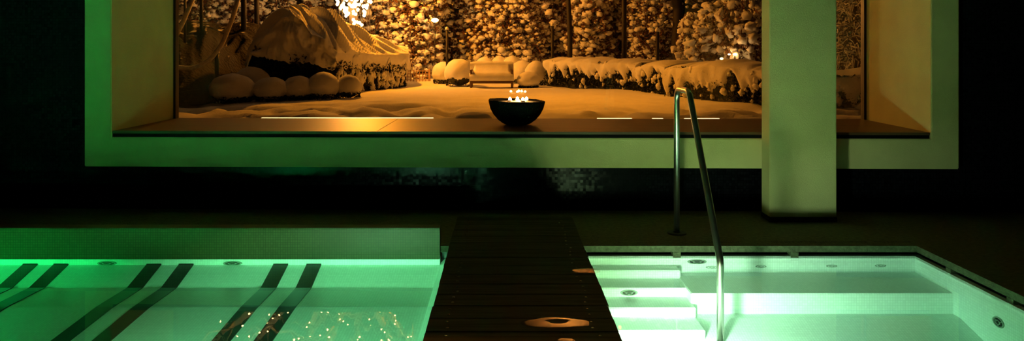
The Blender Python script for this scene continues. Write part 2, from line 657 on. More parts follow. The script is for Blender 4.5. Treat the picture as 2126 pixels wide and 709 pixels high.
# wall under the boardwalk
struct(MB().box(-.36, .47, -4, 4.47, -.62, -.076).build('pool_divider', M['pool']))

# ---- dark stripes on the bed of the left pool
SP = [(4.4205, -.110), (4.4205, -.114)] + PROF[1:6]
names = ['leftmost dark tiled stripe under the green water, entering the frame edge',
         'second dark tiled stripe from the left under the green water',
         'left stripe of the middle dark pair between the two pool jets',
         'right stripe of the middle dark pair between the two pool jets',
         'left stripe of the dark pair nearest the boardwalk',
         'dark pool stripe nearest the boardwalk, right one of its pair']
for x, nm in zip((-2.995, -2.801, -2.213, -2.009, -1.411, -1.201), names):
    b = MB()
    rows = []
    for dz in (.004, -.02):
        pass
    top = [[(x - .047, y - .004, z + .004) for y, z in SP], [(x + .047, y - .004, z + .004) for y, z in SP]]
    bot = [[(x - .047, y, z - .02) for y, z in SP], [(x + .047, y, z - .02) for y, z in SP]]
    b.grid([bot[0], top[0], top[1], bot[1]])
    s = b.build('pool_stripe', M['stripe'], loc=(x, 4.42, -.12))
    tag(s, nm, 'pool stripe', 'dark stripe pairs on the pool bed')

# ---- jets
jet0 = None


def jet(x, y, z, r, rz, label, flat=.32, tilt=0.0):
    t = thing('pool_jet', label, 'pool jet', (x, y, z), 'water jets in the pool walls')
    b = MB()
    b.lathe([(.72, 0), (.78, .10), (.97, .10), (1.0, .0)], n=28)
    b.lathe([(.30, 0), (.32, .16), (.44, .16), (.46, .0)], n=24)
    for k in range(3):
        a = 2 * math.pi * k / 3 + .5
        c, s = math.cos(a), math.sin(a)
        q = [(.42 * c - .06 * s, .42 * s + .06 * c), (.42 * c + .06 * s, .42 * s - .06 * c), (.76 * c + .06 * s, .76 * s - .06 * c), (.76 * c - .06 * s, .76 * s + .06 * c)]
        b.add([(u, v, .1) for u, v in q] + [(u, v, .0) for u, v in q], [(0, 1, 2, 3), (0, 4, 5, 1), (1, 5, 6, 2), (2, 6, 7, 3), (3, 7, 4, 0)])
    b2 = MB().lathe([(.74, 0), (.74, .02), (.3, .02)], n=28)
    for bb, nm, mt in ((b, 'bezel_ring', M['jet']), (b2, 'nozzle_opening', M['jet_dark'])):
        bb.v = [(p[0] * r, -p[2] * r, p[1] * r * flat) for p in bb.v]
        bb.v = [(p[0] + x, p[1] + y, p[2] + z) for p in bb.v]
        bb.build(nm, mt, t)
    t.rotation_euler = (tilt, 0, rz)
    return t


jet(-2.51, 4.419, -.104, .062, 0, 'round jet in the green pool between the two left stripe pairs', .22)
jet(-1.715, 4.419, -.104, .062, 0, 'round jet in the green pool left of the stripes nearest the boardwalk', .22)
jet(1.228, 4.441, -.100, .062, 0, 'largest jet at the top of the pool wall left of the lower handrail leg', .25)
jet(1.323, 4.441, -.136, .040, 0, 'small jet directly behind the handrail leg', .22)
jet(1.635, 4.441, -.131, .036, 0, 'small wall jet first right of the handrail', .24)
jet(2.085, 4.441, -.128, .036, 0, 'small wall jet below the right side of the column', .24)
jet(2.395, 4.441, -.126, .036, 0, 'small wall jet nearest the back right corner of the pool', .24)
jet(2.614, 3.69, -.193, .044, -math.pi / 2, 'jet in the side wall at the right edge of the picture', .62)
jet(.748, 4.174, -.205, .052, 0, 'pale round jet set in the riser of the second step', .34)

# ---- underwater lamps (on the near walls, shining to the back)


def lamp(x, y, z, r, lens, label):
    t = thing('underwater_lamp', label, 'pool lamp', (x, y, z), 'underwater lamps')
    b = MB().lathe([(r * .98, 0), (r * 1.0, .012), (r * 1.25, .008), (r * 1.3, 0)], n=32)
    b2 = MB().lathe([(r * .99, 0), (r * .9, .012), (r * .4, .02)], n=32)
    for bb, nm, mt in ((b, 'trim_ring', M['steel']), (b2, 'lens', lens)):
        bb.v = [(p[0] + x, p[2] + y, p[1] + z) for p in bb.v]
        bb.f = [tuple(q)[::-1] for q in bb.f]
        bb.build(nm, mt, t)
    return t


lamp(.64, 2.932, -.215, .085, M['lens_r'], 'underwater lamp in the near wall of the right pool')
lamp(-1.2, .502, -.20, .10, M['lens_l'], 'underwater lamp in the near wall of the left pool, close to the boardwalk')
lamp(-3.2, .502, -.20, .10, M['lens_l'], 'underwater lamp in the near wall of the left pool, far from the boardwalk')

# ---- column
col = thing('column', 'square white plaster column on a dark skirting before the window', 'column', (2.165, 5.13, 0), kind='structure')
MB().bev_box(1.9225, 2.4066, 5.05, 5.21, .035, 4.4, .005).build('shaft', M['plaster'], col)
MB().bev_box(1.919, 2.410, 5.045, 5.214, 0, .036, .003).build('skirting', M['rubber'], col)

# ---- boardwalk
bw = thing('boardwalk', 'dark wet plank walkway running between the two pools', 'boardwalk', (.08, 4.4, 0))
b = MB()
PITCH = .1554
edges = [5.0456 - PITCH * k for k in range(0, 40)]
tops = [5.118] + edges
for k in range(len(tops) - 1):
    y1, y0 = tops[k], tops[k + 1]
    jx = random.uniform(-.003, .003)
    dz = random.uniform(-.0012, .0008)
    b.bev_box(XB0 + jx, XB1 + jx, y0 + .0028, y1 - .0028, .001 + dz, .025 + dz, .0025)
b.build('planks', M['board'], bw)
for x in (XB0 + .09, XB1 - .10):
    MB().box(x - .03, x + .03, -1, YB - .005, -.0755, 0).build('joist', M['joist'], bw)
scr = None
for k in range(1, 15):
    for x in (-.245, .402):
        for dy in (.045, PITCH - .04):
            y = edges[k] + dy - .0
            jx = random.uniform(-.012, .012)
            if scr is None:
                m = MB().lathe([(.0075, -.002), (.0072, .0006), (.005, .0018), (.0015, .0022)], n=12, c=(0, 0, 0))
                m.v = [(p[0] + x, p[1] + y, p[2] + .0245) for p in m.v]
                scr = m.build('screw', M['screw'], bw, loc=(x, y, .0245), smooth=True)
                scr0 = (x, y)
            else:
                c = scr.copy()
                COL.objects.link(c)
                c.parent = bw
                c.location = Vector((x + jx, y, .0245)) - Vector(bw['_o'])

# ---- puddles on the boards


def puddle(cx, cy, rx, ry, label, hole=False, seed=0, top=.0005, lean=0.0):
    """thin domed water film; a hole leaves a dry patch in its middle"""
    rows = []
    n = 64
    fr = [1.0, .98, .94, .88, .8, .7, .58, .46, .34, .2]
    for i, q in enumerate(fr):
        row = []
        for k in range(n + 1):
            t = 2 * math.pi * (k % n) / n
            c, s_ = math.cos(t), math.sin(t)
            wob = 1 + .16 * noise.noise((c * 1.4 + seed, s_ * 1.4, seed)) + .07 * math.cos(2 * t)
            x0, y0 = cx + rx * q * wob * c, cy + ry * q * wob * s_
            z = .0253 + top * (1 - q ** 5)
            if hole:
                w_ = 1 + .3 * noise.noise((c * 1.7, s_ * 1.7, seed + 5))
                xi, yi = cx + .008 + rx * .30 * w_ * c, cy + ry * .22 + ry * .32 * w_ * s_
                f = i / (len(fr) - 1)
                xo, yo = cx + rx * wob * c, cy + ry * wob * s_
                x0, y0 = xo + (xi - xo) * f, yo + (yi - yo) * f
                z = .0253 + top * (1 - (2 * f - 1) ** 6)
            row.append((x0, y0, z + lean * (y0 - cy + ry)))
        rows.append(row)
    b = MB().grid(rows)
    if not hole:
        b.add(rows[-1][:-1], [tuple(range(n))])
    o = b.build('puddle', M['film'], loc=(cx, cy, .025), smooth=True)
    return tag(o, label, 'puddle', 'water puddles on the planks', 'thing')


def on_boards(px, py):
    Y = F * (H - .025) / (py - V0)
    return (px - U0) * Y / F, Y


x, y = on_boards(1155, 671)
puddle(x, y, .150, .066, 'large oval puddle glowing orange with a dark middle on the planks', True, 1.3)
x, y = on_boards(1222, 564)
puddle(x - .008, y, .075, .046, 'orange puddle at the right edge of the planks beside the steps', False, 4.1, lean=.042)
x, y = on_boards(1176, 708)
puddle(x, y, .035, .024, 'small puddle at the bottom of the picture below the big one', False, 7.7)

# ---- handrail
XH = 1.175
hr = thing('handrail', 'brushed steel handrail bent from the deck down into the right pool', 'handrail', (XH, 4.745, 0))


def rounded(pts, r, n=7):
    pts = [Vector(p) for p in pts]
    out = [pts[0]]
    for a, p, c in zip(pts, pts[1:], pts[2:]):
        d1, d2 = (a - p).normalized(), (c - p).normalized()
        ang = d1.angle(d2)
        t = min(r / math.tan(ang / 2), .45 * (a - p).length, .45 * (c - p).length)
        s, e = p + d1 * t, p + d2 * t
        for k in range(n + 1):
            q = k / n
            out.append((1 - q) ** 2 * s + 2 * q * (1 - q) * p + q * q * e)
    out.append(pts[-1])
    return out


path = rounded([(XH, 4.745, .004), (XH, 4.745, .985), (XH, 4.43, .985), (XH, 3.79, .10), (XH, 3.79, -.38)], .09)
MB().tube(path, .0195, 20).build('rail', M['steel'], hr, smooth=True)
MB().lathe([(.065, 0), (.065, .004), (.06, .008), (.026, .009), (.022, .016), (.0196, .017)], (XH, 4.745, .0005), 32).build('base_flange', M['black'], hr)
MB().lathe([(.05, 0), (.05, .004), (.024, .012), (.0197, .013)], (XH, 3.79, -.352), 32).build('foot_flange', M['steel'], hr)

# ---- dark lettering painted on the deck (too foreshortened to read)


def lettering(x0px, x1px, y, label):
    Yd = F * H / (y - V0)
    xa, xb = (x0px - U0) * Yd / F, (x1px - U0) * Yd / F
    b = MB()
    x = xa
    while x < xb - .012:
        wd = random.uniform(.014, .022)
        k = random.random()
        z0, z1 = .0002, .0008
        b.box(x, x + .005, Yd - .014, Yd + .014, z0, z1)
        if k < .75:
            b.box(x + wd - .005, x + wd, Yd - .014, Yd + .014, z0, z1)
        if k > .3:
            b.box(x, x + wd, Yd - .003, Yd + .003, z0, z1)
        if k > .6:
            b.box(x, x + wd, Yd + .009, Yd + .014, z0, z1)
        if k < .35:
            b.box(x, x + wd, Yd - .014, Yd - .009, z0, z1)
        x += wd + .009
    o = b.build('deck_lettering', M['mark'], loc=((xa + xb) / 2, Yd, 0))
    return tag(o, label, 'floor lettering', 'dark lettering on the deck')


lettering(1452, 1536, 503.5, 'dark worn lettering on the deck edge behind the handrail')
lettering(1602, 1800, 503.5, 'long dark worn lettering line on the deck below the column')
lettering(1815, 1890, 503, 'short dark worn lettering on the deck by the pool corner')

# ---- bowl with candles on the sill
zb = ZS
bx, by = (1073 - U0) * 5.86 / F, 5.86
R0 = .237


def jit(r, z, t):
    q = noise.noise((math.cos(t) * 2.2, math.sin(t) * 2.2, z * 6)) * .5 + noise.noise((math.cos(t) * 9, math.sin(t) * 9, z * 25)) * .35
    e = max(0, (z - .15) / .08)
    return r * (1 + .03 * q), z + .012 * q * e - .010 * math.cos(t) * e


bowl = thing('fire_bowl', 'dark rough charred bowl holding candles on the window sill', 'bowl', (bx, by, zb))
prof = [(r_, z_ * .91) for r_, z_ in [(.070, 0), (.085, .001), (.12, .017), (.160, .05), (.195, .095), (.222, .150), (.235, .198), (.2385, .222), (.2345, .227), (.225, .218), (.214, .200), (.204, .190)]]
MB().lathe(prof, (bx, by, zb), 72, jit).build('shell', M['bowl'], bowl, smooth=True)
MB().lathe([(.206, .182), (.19, .192), (.10, .197), (.01, .199)], (bx, by, zb), 40).build('sand_fill', M['sand'], bowl, smooth=True)
spots = [(-.058, -.03, 'tealight at the left side of the bowl'), (.006, .04, 'tealight at the back of the bowl, second from the left'),
         (.048, -.05, 'tealight at the front of the bowl, third from the left'), (.082, .02, 'tealight at the right side of the bowl')]
t0 = None
for dx, dy, lb in spots:
    loc = (bx + dx, by + dy, zb + .1945)
    if t0 is None:
        t0 = thing('tealight', lb, 'candle', loc, 'tealights in the bowl')
        c = Vector(loc)
        MB().lathe([(.018, 0), (.019, .014), (.0175, .0145), (.006, .0135)], c, 20).build('wax_cup', M['wax'], t0, smooth=False)
        MB().tube([c + Vector((0, 0, .0132)), c + Vector((.001, 0, .021))], .0009, 6).build('wick', M['black'], t0)
        MB().lathe([(.001, .016), (.009, .018), (.0135, .023), (.012, .028), (.006, .034), (.0008, .040)], c, 14).build('flame', M['flame'], t0, smooth=True)
    else:
        copy_tree(t0, loc, lb)

# ================================================================== GARDEN


def ground_z(x, y):
    z = .10 * noise.noise((x * .22, y * .22, 1.7)) + .04 * noise.noise((x * .7, y * .7, 5)) + .02 * noise.noise((x * 1.9, y * 1.9, 9))
    # a trail of trampled snow
    d = noise.noise((x * 1.6, y * .9, 3.3))
    near = max(0, 1 - abs(y - 14.2) / 2.4)
    z -= .26 * near * max(0, d) ** 1.0
    z += .12 * near * max(0, noise.noise((x * 2.8, y * 1.8, 8.1)))
    z -= .55 * max(0, 1 - abs(y - 13.9) / 3.2) * max(0, noise.noise((x * 1.0, y * 1.9, 12.4)) - .02)
    return z - .02


def drop(x, y, z=0):
    return Vector((x, y, ground_z(x, y) + z))


ys = np.concatenate([np.arange(6.85, 24, .14), np.arange(24, 48, .5)])
xs = np.concatenate([np.arange(-28, -9, .7), np.arange(-9, 10, .14), np.arange(10, 28.1, .7)])
MB().grid([[(x, y, ground_z(x, y)) for x in xs] for y in ys]).build('snow_lawn', M['snow'], smooth=True)
lawn = bpy.data.objects['snow_lawn']
tag(lawn, 'trampled orange lit snow covering the lawn outside the window', 'snow', kind='stuff')

# ---- strip lights at the foot of the glass, outside


def strip_light(x0, x1, label):
    t = thing('strip_light', label, 'strip light', ((x0 + x1) / 2, 6.50 + TURN * (x0 + x1) / 2, ZS - .03), 'strip lights at the foot of the glass')
    yy = 6.50 + TURN * (x0 + x1) / 2
    MB().bev_box(x0, x1, yy - .02, yy + .02, ZS - .03, ZS - .012, .002).build('housing', M['black'], t)
    MB().bev_box(x0 + .004, x1 - .004, yy - .014, yy + .014, ZS - .013, ZS - .006, .002).build('lens', M['strip'], t)
    return t


def gx(px, Y=6.5):
    return (px - U0) * Y / F


strip_light(gx(540), gx(900), 'long pale strip light along the glass left of the bowl')
strip_light(gx(1238), gx(1312), 'short pale strip light along the glass right of the bowl')
strip_light(gx(1352), gx(1376), 'tiny pale strip light just left of the handrail top')
strip_light(gx(1418), gx(1492), 'short pale strip light behind the sloping handrail')

# ---- snow drape with hanging hem


def hedge(name, A, B, depth, zt, hem, label, group=None, n=90, drip=.16, seed=0.0, core=True, lump=.06, leafmat=None, snowbits=60, nleaf=3600):
    """hedge from A to B (front bottom edge), depth back from it, top height zt(s), hem depth below the top"""
    A, B = Vector(A), Vector(B)
    d = (B - A)
    L = d.length
    d.normalize()
    nrm = Vector((d.y, -d.x, 0))          # towards the viewer
    if nrm.y > 0:
        nrm = -nrm
    base = (A + B) / 2
    t = thing(name, label, 'hedge', tuple(drop(base.x, base.y)), group)
    rows = []
    m_front, m_top = 12, 12
    for i in range(n + 1):
        s = i / n
        p = A + d * (L * s)
        z = zt(s) + lump * noise.noise((s * L * 1.1, seed, 2)) - lump * 2.2 * max(0, .22 - abs(noise.noise((s * L * 1.5, seed, 7))))
        g = ground_z(p.x, p.y)
        hm = hem(s) * (1 + drip * 3.6 * noise.noise((s * L * 1.9, seed, 4)) + drip * 4.2 * noise.noise((s * L * 4.6, seed, 11)))
        hm = max(.08, min(hm, z - g - .05))
        row = []
        # front hem up to shoulder
        for k in range(m_front + 1):
            q = k / m_front
            out = .10 + .10 * math.sin(q * math.pi * .7) + .05 * noise.noise((s * L * 4.0, q * 1.4, seed + 3))
            row.append(p + nrm * out + Vector((0, 0, z - .10 - hm * (1 - q))))
        for k in range(1, m_top + 1):
            q = k / m_top
            a = q * math.pi
            bulge = math.sin(a) ** .6 * .13
            row.append(p + nrm * (.17 - q * (depth + .30)) + Vector((0, 0, z - .10 + bulge + .05 * noise.noise((s * L * 1.8, q * 2.5, seed + 5)))))
        row.append(p + nrm * (-depth - .12) + Vector((0, 0, z - .10 - hm * .8)))
        rows.append(row)
    b = MB().grid(rows)
    b.add(rows[0], [tuple(range(len(rows[0])))[::-1]])
    b.add(rows[-1], [tuple(range(len(rows[-1])))])
    b.build('snow_cover', M['snow'], t, smooth=True)
    # dark core and leaves
    cb = []
    for off in (.02, -depth):
        cb.append([A + d * (L * s / 20) + nrm * off for s in range(21)])
    b = MB()
    lo = lambda p: Vector((p.x, p.y, -.15))
    hi = lambda p, s: Vector((p.x, p.y, zt(s) - .12))
    b.grid([[lo(p) for p in cb[0]], [hi(p, i / 20) for i, p in enumerate(cb[0])], [hi(p, i / 20) for i, p in enumerate(cb[1])], [lo(p) for p in cb[1]]])
    for e, s in ((0, 0), (-1, 1)):
        b.add([lo(cb[0][e]), hi(cb[0][e], s), hi(cb[1][e], s), lo(cb[1][e])], [(0, 1, 2, 3)])
    b.build('leafy_core', leafmat or M['leaf'], t)
    u = rng.random(nleaf)
    hh = rng.random(nleaf) ** .9
    side = rng.random(nleaf)
    zz = np.array([zt(q) for q in u])
    pos = np.array(A)[None] + np.array(d)[None] * (u * L)[:, None] + np.array(nrm)[None] * (.02 + .12 * rng.random(nleaf))[:, None]
    e = side > .86
    pos[e] = (np.array(B)[None] + np.array(nrm)[None] * (-depth * rng.random(nleaf))[:, None] + np.array(d)[None] * (.02 + .1 * rng.random(nleaf))[:, None])[e]
    pos[:, 2] = hh * (zz - .12)
    np_obj('foliage', leaves(pos, .035 + .04 * rng.random(nleaf)), leafmat or M['leaf'], t, smooth=False)
    if snowbits:
        u = rng.random(snowbits)
        pos = np.array(A)[None] + np.array(d)[None] * (u * L)[:, None] + np.array(nrm)[None] * (.10 + .06 * rng.random(snowbits))[:, None]
        zz = np.array([zt(q) for q in u])
        pos[:, 2] = rng.random(snowbits) ** .8 * (zz - .15)
        np_obj('snow_tufts', clumps(pos, .025 + .055 * rng.random(snowbits) ** 1.6, 1.25), M['snow_s'], t)['kind'] = 'stuff'
    return t


def gp(px, py, Y=None):
    """point on the lawn seen at pixel"""
    Y = F * H / (py - V0)
    return Vector(((px - U0) * Y / F, Y, 0))


hedge('box_hedge', gp(1136, 176), gp(1330, 190.5), 1.1, lambda s: lerp(s, [(0, .93), (.5, .97), (1, .93)]), lambda s: .36,
      'snow capped low hedge running from the bench to behind the lamp post', 'snowy hedges along the right of the lawn', drip=.24, seed=1.2)
hedge('box_hedge', gp(1322, 190.5), gp(1392, 197), 1.2, lambda s: lerp(s, [(0, .80), (.4, .92), (1, .90)]), lambda s: .34,
      'short snow capped hedge block left of the handrail top', 'snowy hedges along the right of the lawn', n=46, drip=.26, seed=4.6, snowbits=26, nleaf=1800)
hedge('box_hedge', gp(1386, 199), gp(1640, 219), 1.3, lambda s: lerp(s, [(0, .80), (.12, .90), (.5, .93), (1, .87)]), lambda s: lerp(s, [(0, .52), (.2, .34), (.45, .50), (.6, .40), (1, .52)]),
      'long snow capped hedge behind the handrail with heavy hanging drips', 'snowy hedges along the right of the lawn', drip=.30, seed=8.3)
hedge('box_hedge', gp(1690, 222), gp(1900, 226), 1.3, lambda s: .80, lambda s: .40,
      'snowy hedge seen in the gap right of the column', 'snowy hedges along the right of the lawn', drip=.2, seed=12.9)

# ---- big snow mound: a domed hedge on the left
TOP = [(512, 122), (520, 104), (530, 82), (545, 58), (560, 40), (580, 24), (610, 16), (645, 17), (680, 28), (710, 42), (740, 58), (765, 72), (790, 88), (815, 101), (848, 109)]
FRONT = [(512, 124), (520, 108), (540, 86), (560, 62), (585, 36), (600, 33), (625, 38), (646, 66), (676, 78), (701, 106), (742, 109), (848, 112)]
HEM = [(512, 150), (530, 114), (560, 122), (600, 130), (640, 130), (665, 134), (690, 148), (705, 140), (740, 150), (780, 152), (820, 150), (848, 148)]
ZF = [(512, 19.0), (700, 19.2), (848, 25.0)]
mound = thing('snow_mound_hedge', 'tall domed hedge buried under folded snow left of the lawn', 'hedge', tuple(P(680, 190, 20.8)))
rows = []
NX = 170
for i in range(NX + 1):
    px = 512 + (848 - 512) * i / NX
    zf = lerp(px, ZF)
    zr = zf + lerp(px, [(512, .6), (560, 1.2), (640, 2.6), (848, 1.6)])
    yt, yf, yh = lerp(px, TOP), lerp(px, FRONT), lerp(px, HEM)
    yh += 8 * noise.noise((px * .055, 0, 2)) + (26 if px > 700 else 5) * noise.noise((px * .13, 0, 7)) + (10 if px > 700 else 3) * noise.noise((px * .33, 0, 9))
    yh = min(max(yh, yf + 4), 184)
    row = []
    for k in range(14):                                   # hanging front
        q = k / 14
        py = yh + (yf - yh) * q
        fold = .30 * noise.noise((px * .022 + q * .8, q * 2.4, 4)) + .13 * noise.noise((px * .055 + q, q * 4.5, 6)) + .05 * noise.noise((px * .15, q * 6, 9))
        tier = .22 * math.sin(min(1, (1 - q) * 1.6) * math.pi * .5)
        pt = P(px, py, zf) + Vector((0, -tier - fold, 0))
        row.append(pt)
    a, c = P(px, yf, zf), P(px, yt, zr)
    for k in range(30):                                   # lit top with diagonal folds
        q = k / 29
        pt = a.lerp(c, q)
        pt.z += .22 * math.sin(q * math.pi) * (1 if px > 600 else .4)
        st = (px - 600 + 100 * q) * .042
        st2 = (px - 600 + 115 * q) * .095
        amp = math.sin(min(1, q * 3 + .15) * math.pi * .5) * min(1, (1 - q) * 3 + .2) * min(1, max(0, (848 - px) / 90) + .2)
        f = (abs(noise.noise((st, q * .6, 3))) * .70 + abs(noise.noise((st2, q * .9, 8))) * .46 - .26) * amp
        pt += Vector((.2, -.3, .9)) * f
        row.append(pt)
    for q in (.3, .65, 1.0):                              # back slope to the ground
        e = Vector((c.x * 1.04, c.y + 2.2, -.1))
        pt = c.lerp(e, q)
        pt.z += .5 * math.sin(q * math.pi) * max(0, c.z) * .4
        row.append(pt)
    rows.append(row)
MB().grid(rows).build('snow_cover', M['snow'], mound, smooth=True)
b = MB()
cf, cbk = [], []
for i in range(25):
    px = 516 + (840 - 516) * i / 24
    zf = lerp(px, ZF) + .06
    cf.append(P(px, lerp(px, HEM) - 16, zf))
    cbk.append(P(px, lerp(px, HEM) - 16, zf + 1.2))
lo = lambda p: Vector((p.x, p.y, -.2))
b.grid([[lo(p) for p in cf], cf, cbk, [lo(p) for p in cbk]])
b.add([lo(cf[-1]), cf[-1], cbk[-1], lo(cbk[-1])], [(0, 1, 2, 3)])
b.add([lo(cf[0]), cf[0], cbk[0], lo(cbk[0])], [(0, 1, 2, 3)])
b.build('leafy_core', M['leaf'], mound)
n = 5200
pxs = 516 + 326 * rng.random(n)
pos = []
for px in pxs:
    zf = lerp(px, ZF)
    top = lerp(px, HEM) - 10 + random.uniform(-9, 9)
    bot = V0 + F * H / (zf) + 4
    pos.append(P(px, top + (bot - top) * random.random(), zf - .03 - .16 * random.random()))
np_obj('foliage', leaves(np.array(pos), .035 + .05 * rng.random(n)), M['leaf'], mound, smooth=False)
n = 120
pos = []
for _ in range(n):
    px = 700 + 144 * random.random()
    zf = lerp(px, ZF)
    top = lerp(px, HEM)
    bot = V0 + F * H / zf
    pos.append(P(px, top + (bot - top) * random.random() ** 1.3, zf - .12 - .06 * random.random()))
np_obj('snow_tufts', clumps(np.array(pos), .03 + .07 * rng.random(n) ** 1.5, 1.5), M['snow_s'], mound)['kind'] = 'stuff'

# ---- dark bank at the far left
BT = [(330, 52), (366, 48), (400, 42), (430, 44), (460, 51), (500, 44), (530, 48), (560, 60), (600, 90)]
rows = []
for i in range(91):
    px = 318 + (610 - 318) * i / 90
    row = []
    y0 = lerp(px, [(318, 15.6), (420, 16.4), (450, 17.6), (500, 19.6), (610, 20.6)])
    for k in range(37):
        q = k / 36
        Y = y0 + (23.2 - y0) * q
        ztop = P(px, lerp(px, BT), 23.0).z
        z = ztop * (.52 * min(1, q * 2.2) ** .6 + .48 * q ** 1.5)
        hump = noise.noise((px * .022, q * 3.6, 2)) + .5 * noise.noise((px * .05, q * 6.5, 5))
        z += (.34 * hump) * math.sin(min(1, q * 1.05) * math.pi) ** .7
        row.append(Vector(((px - U0) * Y / F, Y, z - .05 * (1 - q))))
    e = row[-1]
    row.append(Vector((e.x, e.y + .8, e.z * .95)))
    row.append(Vector((e.x, e.y + 3.0, -.1)))
    rows.append(row)
bank = MB().grid(rows).build('planted_bank', M['cover'], loc=tuple(P(440, 205, 17)), smooth=True)
tag(bank, 'dark shaded bank with snow on its humps at the left edge of the window', 'bank', kind='thing')

# ---- clipped balls under snow caps


def ball(px, pyb, wpx, hpx, label, Y=None, name='topiary_ball', group='snow capped topiary balls', dark=.12):
    Y = Y or F * H / (pyb - V0)
    r = wpx / 2 * Y / F
    hh = hpx * Y / F * (1.08 if name == 'topiary_ball' else 1)
    c = P(px, pyb, Y)
    c.z = ground_z(c.x, c.y)
    t = thing(name, label, 'topiary', tuple(c), group)
    tv, tf = ico(4)
    sd = px * .37
    v = []
    for q in tv:
        q = Vector([float(a) for a in q])
        k = 1 + .05 * noise.noise(q * 2 + Vector((sd, 0, 0))) + .03 * noise.noise(q * 5 + Vector((sd, 0, 0)))
        z = q.z * k
        rr = k
        if z < 0:
            z *= .85
        v.append((c.x + q.x * r * rr, c.y + q.y * r * rr, c.z + hh * .46 + z * hh * .54))
    v = np.array(v)
    # snow cap: upper part with a wavy hem
    cap_f, v0 = [], v
    zmin = c.z + hh * dark
    for f in tf:
        p = v0[f].mean(0)
        a = math.atan2(p[1] - c.y, p[0] - c.x)
        if p[2] > zmin + hh * .14 * noise.noise((math.cos(a) * 2.6 + sd, math.sin(a) * 2.6, 1)):
            cap_f.append(f)
    used = sorted(set(int(i) for f in cap_f for i in f))
    mp = {u: i for i, u in enumerate(used)}
    cv = v0[used].copy()
    ctr = np.array((c.x, c.y, c.z + hh * .4))
    cv = ctr + (cv - ctr) * 1.07
    cv[:, 2] += .02
    np_obj('snow_cap', (cv, np.array([[mp[int(i)] for i in f] for f in cap_f])), M['snow'], t)
    np_obj('clipped_core', (ctr + (v - ctr) * .95, tf), M['leaf'], t)
    n = 260
    an = rng.random(n) * 6.283
    zz = rng.random(n) * (dark + .12)
    pos = np.stack([c.x + np.cos(an) * r * (.85 + .25 * zz), c.y + np.sin(an) * r * (.85 + .25 * zz), c.z + zz * hh], -1)
    np_obj('foliage', leaves(pos, .03 + .03 * rng.random(n)), M['leaf'], t, smooth=False)
    return t


ball(482, 207, 86, 52, 'leftmost dim topiary ball in front of the shaded bank', 17.4)
ball(523, 190, 72, 58, 'topiary ball in the second row, highest of the dark left group', 19.4 - .9)
ball(562, 204, 66, 42, 'dim topiary ball third from the left in the front row', 17.6)
ball(619, 200, 62, 43, 'reddish lit topiary ball left of the tallest one', 17.9)
ball(671, 199, 62, 49, 'tallest front topiary ball with dark leaves showing at its foot', 18.0)
ball(724, 197, 50, 41, 'rightmost topiary ball below the mound hedge', 18.3, dark=.2)
ball(921, 171, 46, 39, 'leftmost snow ball bush behind the thin pole', 26.6, dark=.05)
ball(953, 176, 58, 50, 'large snow bush touching the left end of the bench, dark leaves at its foot', 25.2, dark=.3)
ball(1086, 168, 52, 42, 'snow bush right behind the bench end', 26.4, dark=.2)
ball(1097, 179, 46, 29, 'low snow ball in front of the right end of the bench', 24.2, dark=.02)
ball(1113, 176, 44, 44, 'snow bush between the bench and the long hedge', 25.4, dark=.1)
ball(1006, 165, 44, 46, 'snow ball peeping over the left part of the bench back', 27.4, dark=.1)
ball(1037, 165, 40, 48, 'snow ball peeping over the middle of the bench back', 27.6, dark=.1)
ball(1064, 165, 44, 48, 'snow ball peeping over the right part of the bench back', 27.4, dark=.1)
ball(983, 249, 70, 22, 'low snow heap on the lawn just left of the fire bowl', 12.4, 'snow_heap', None, -.4)

# ---- bench
Yb = 24.3
bench = thing('garden_bench', 'wooden garden bench plastered with snow at the end of the lawn', 'bench', tuple(drop((1021 - U0) * Yb / F, Yb)))
X0, X1 = (979 - U0) * Yb / F, (1063 - U0) * Yb / F
g0 = ground_z((X0 + X1) / 2, Yb) - .02
for x in (X0, X1):
    MB().bev_box(x - .035, x + .035, Yb - .30, Yb - .23, g0, g0 + .62, .006).build('leg', M['bench'], bench)
    MB().bev_box(x - .035, x + .035, Yb + .22, Yb + .29, g0, g0 + .84, .006).build('leg', M['bench'], bench)
    MB().bev_box(x - .04, x + .04, Yb - .34, Yb + .26, g0 + .60, g0 + .645, .008).build('armrest', M['bench'], bench)
b = MB()
for k in range(5):
    b.bev_box(X0, X1, Yb - .28 + k * .10, Yb - .20 + k * .10, g0 + .40, g0 + .43, .004)
b.bev_box(X0, X1, Yb - .29, Yb - .25, g0 + .17, g0 + .28, .004)
b.build('seat', M['bench'], bench)
b = MB()
for k in range(15):
    x = X0 + (X1 - X0) * (k + .5) / 15
    b.bev_box(x - .025, x + .025, Yb + .23, Yb + .26, g0 + .42, g0 + .84, .004)
b.bev_box(X0, X1, Yb + .225, Yb + .275, g0 + .78, g0 + .86, .006)
b.build('backrest', M['bench'], bench)
rows = []
for i in range(41):
    s = i / 40
    x = X0 - .06 + (X1 - X0 + .12) * s
    e = min(1, min(s, 1 - s) * 9) ** .5
    l = .03 * noise.noise((x * 3, 0, 1))
    row = [(x, Yb - .36, g0 + .27), (x, Yb - .38, g0 + .36 + l), (x, Yb - .34, g0 + .44 + .05 * e + l), (x, Yb - .20, g0 + .52 + .05 * e), (x, Yb, g0 + .62 * e + .0 + l),
           (x, Yb + .12, g0 + .66 * e + .08), (x, Yb + .19, g0 + .74 * e + .07), (x, Yb + .20, g0 + .83 + l), (x, Yb + .24, g0 + .90 + .03 * e + l), (x, Yb + .30, g0 + .88), (x, Yb + .32, g0 + .5)]
    rows.append(row)
MB().grid(rows).build('snow_cover', M['snow'], bench, smooth=True)

# ---- background shrubs and trees


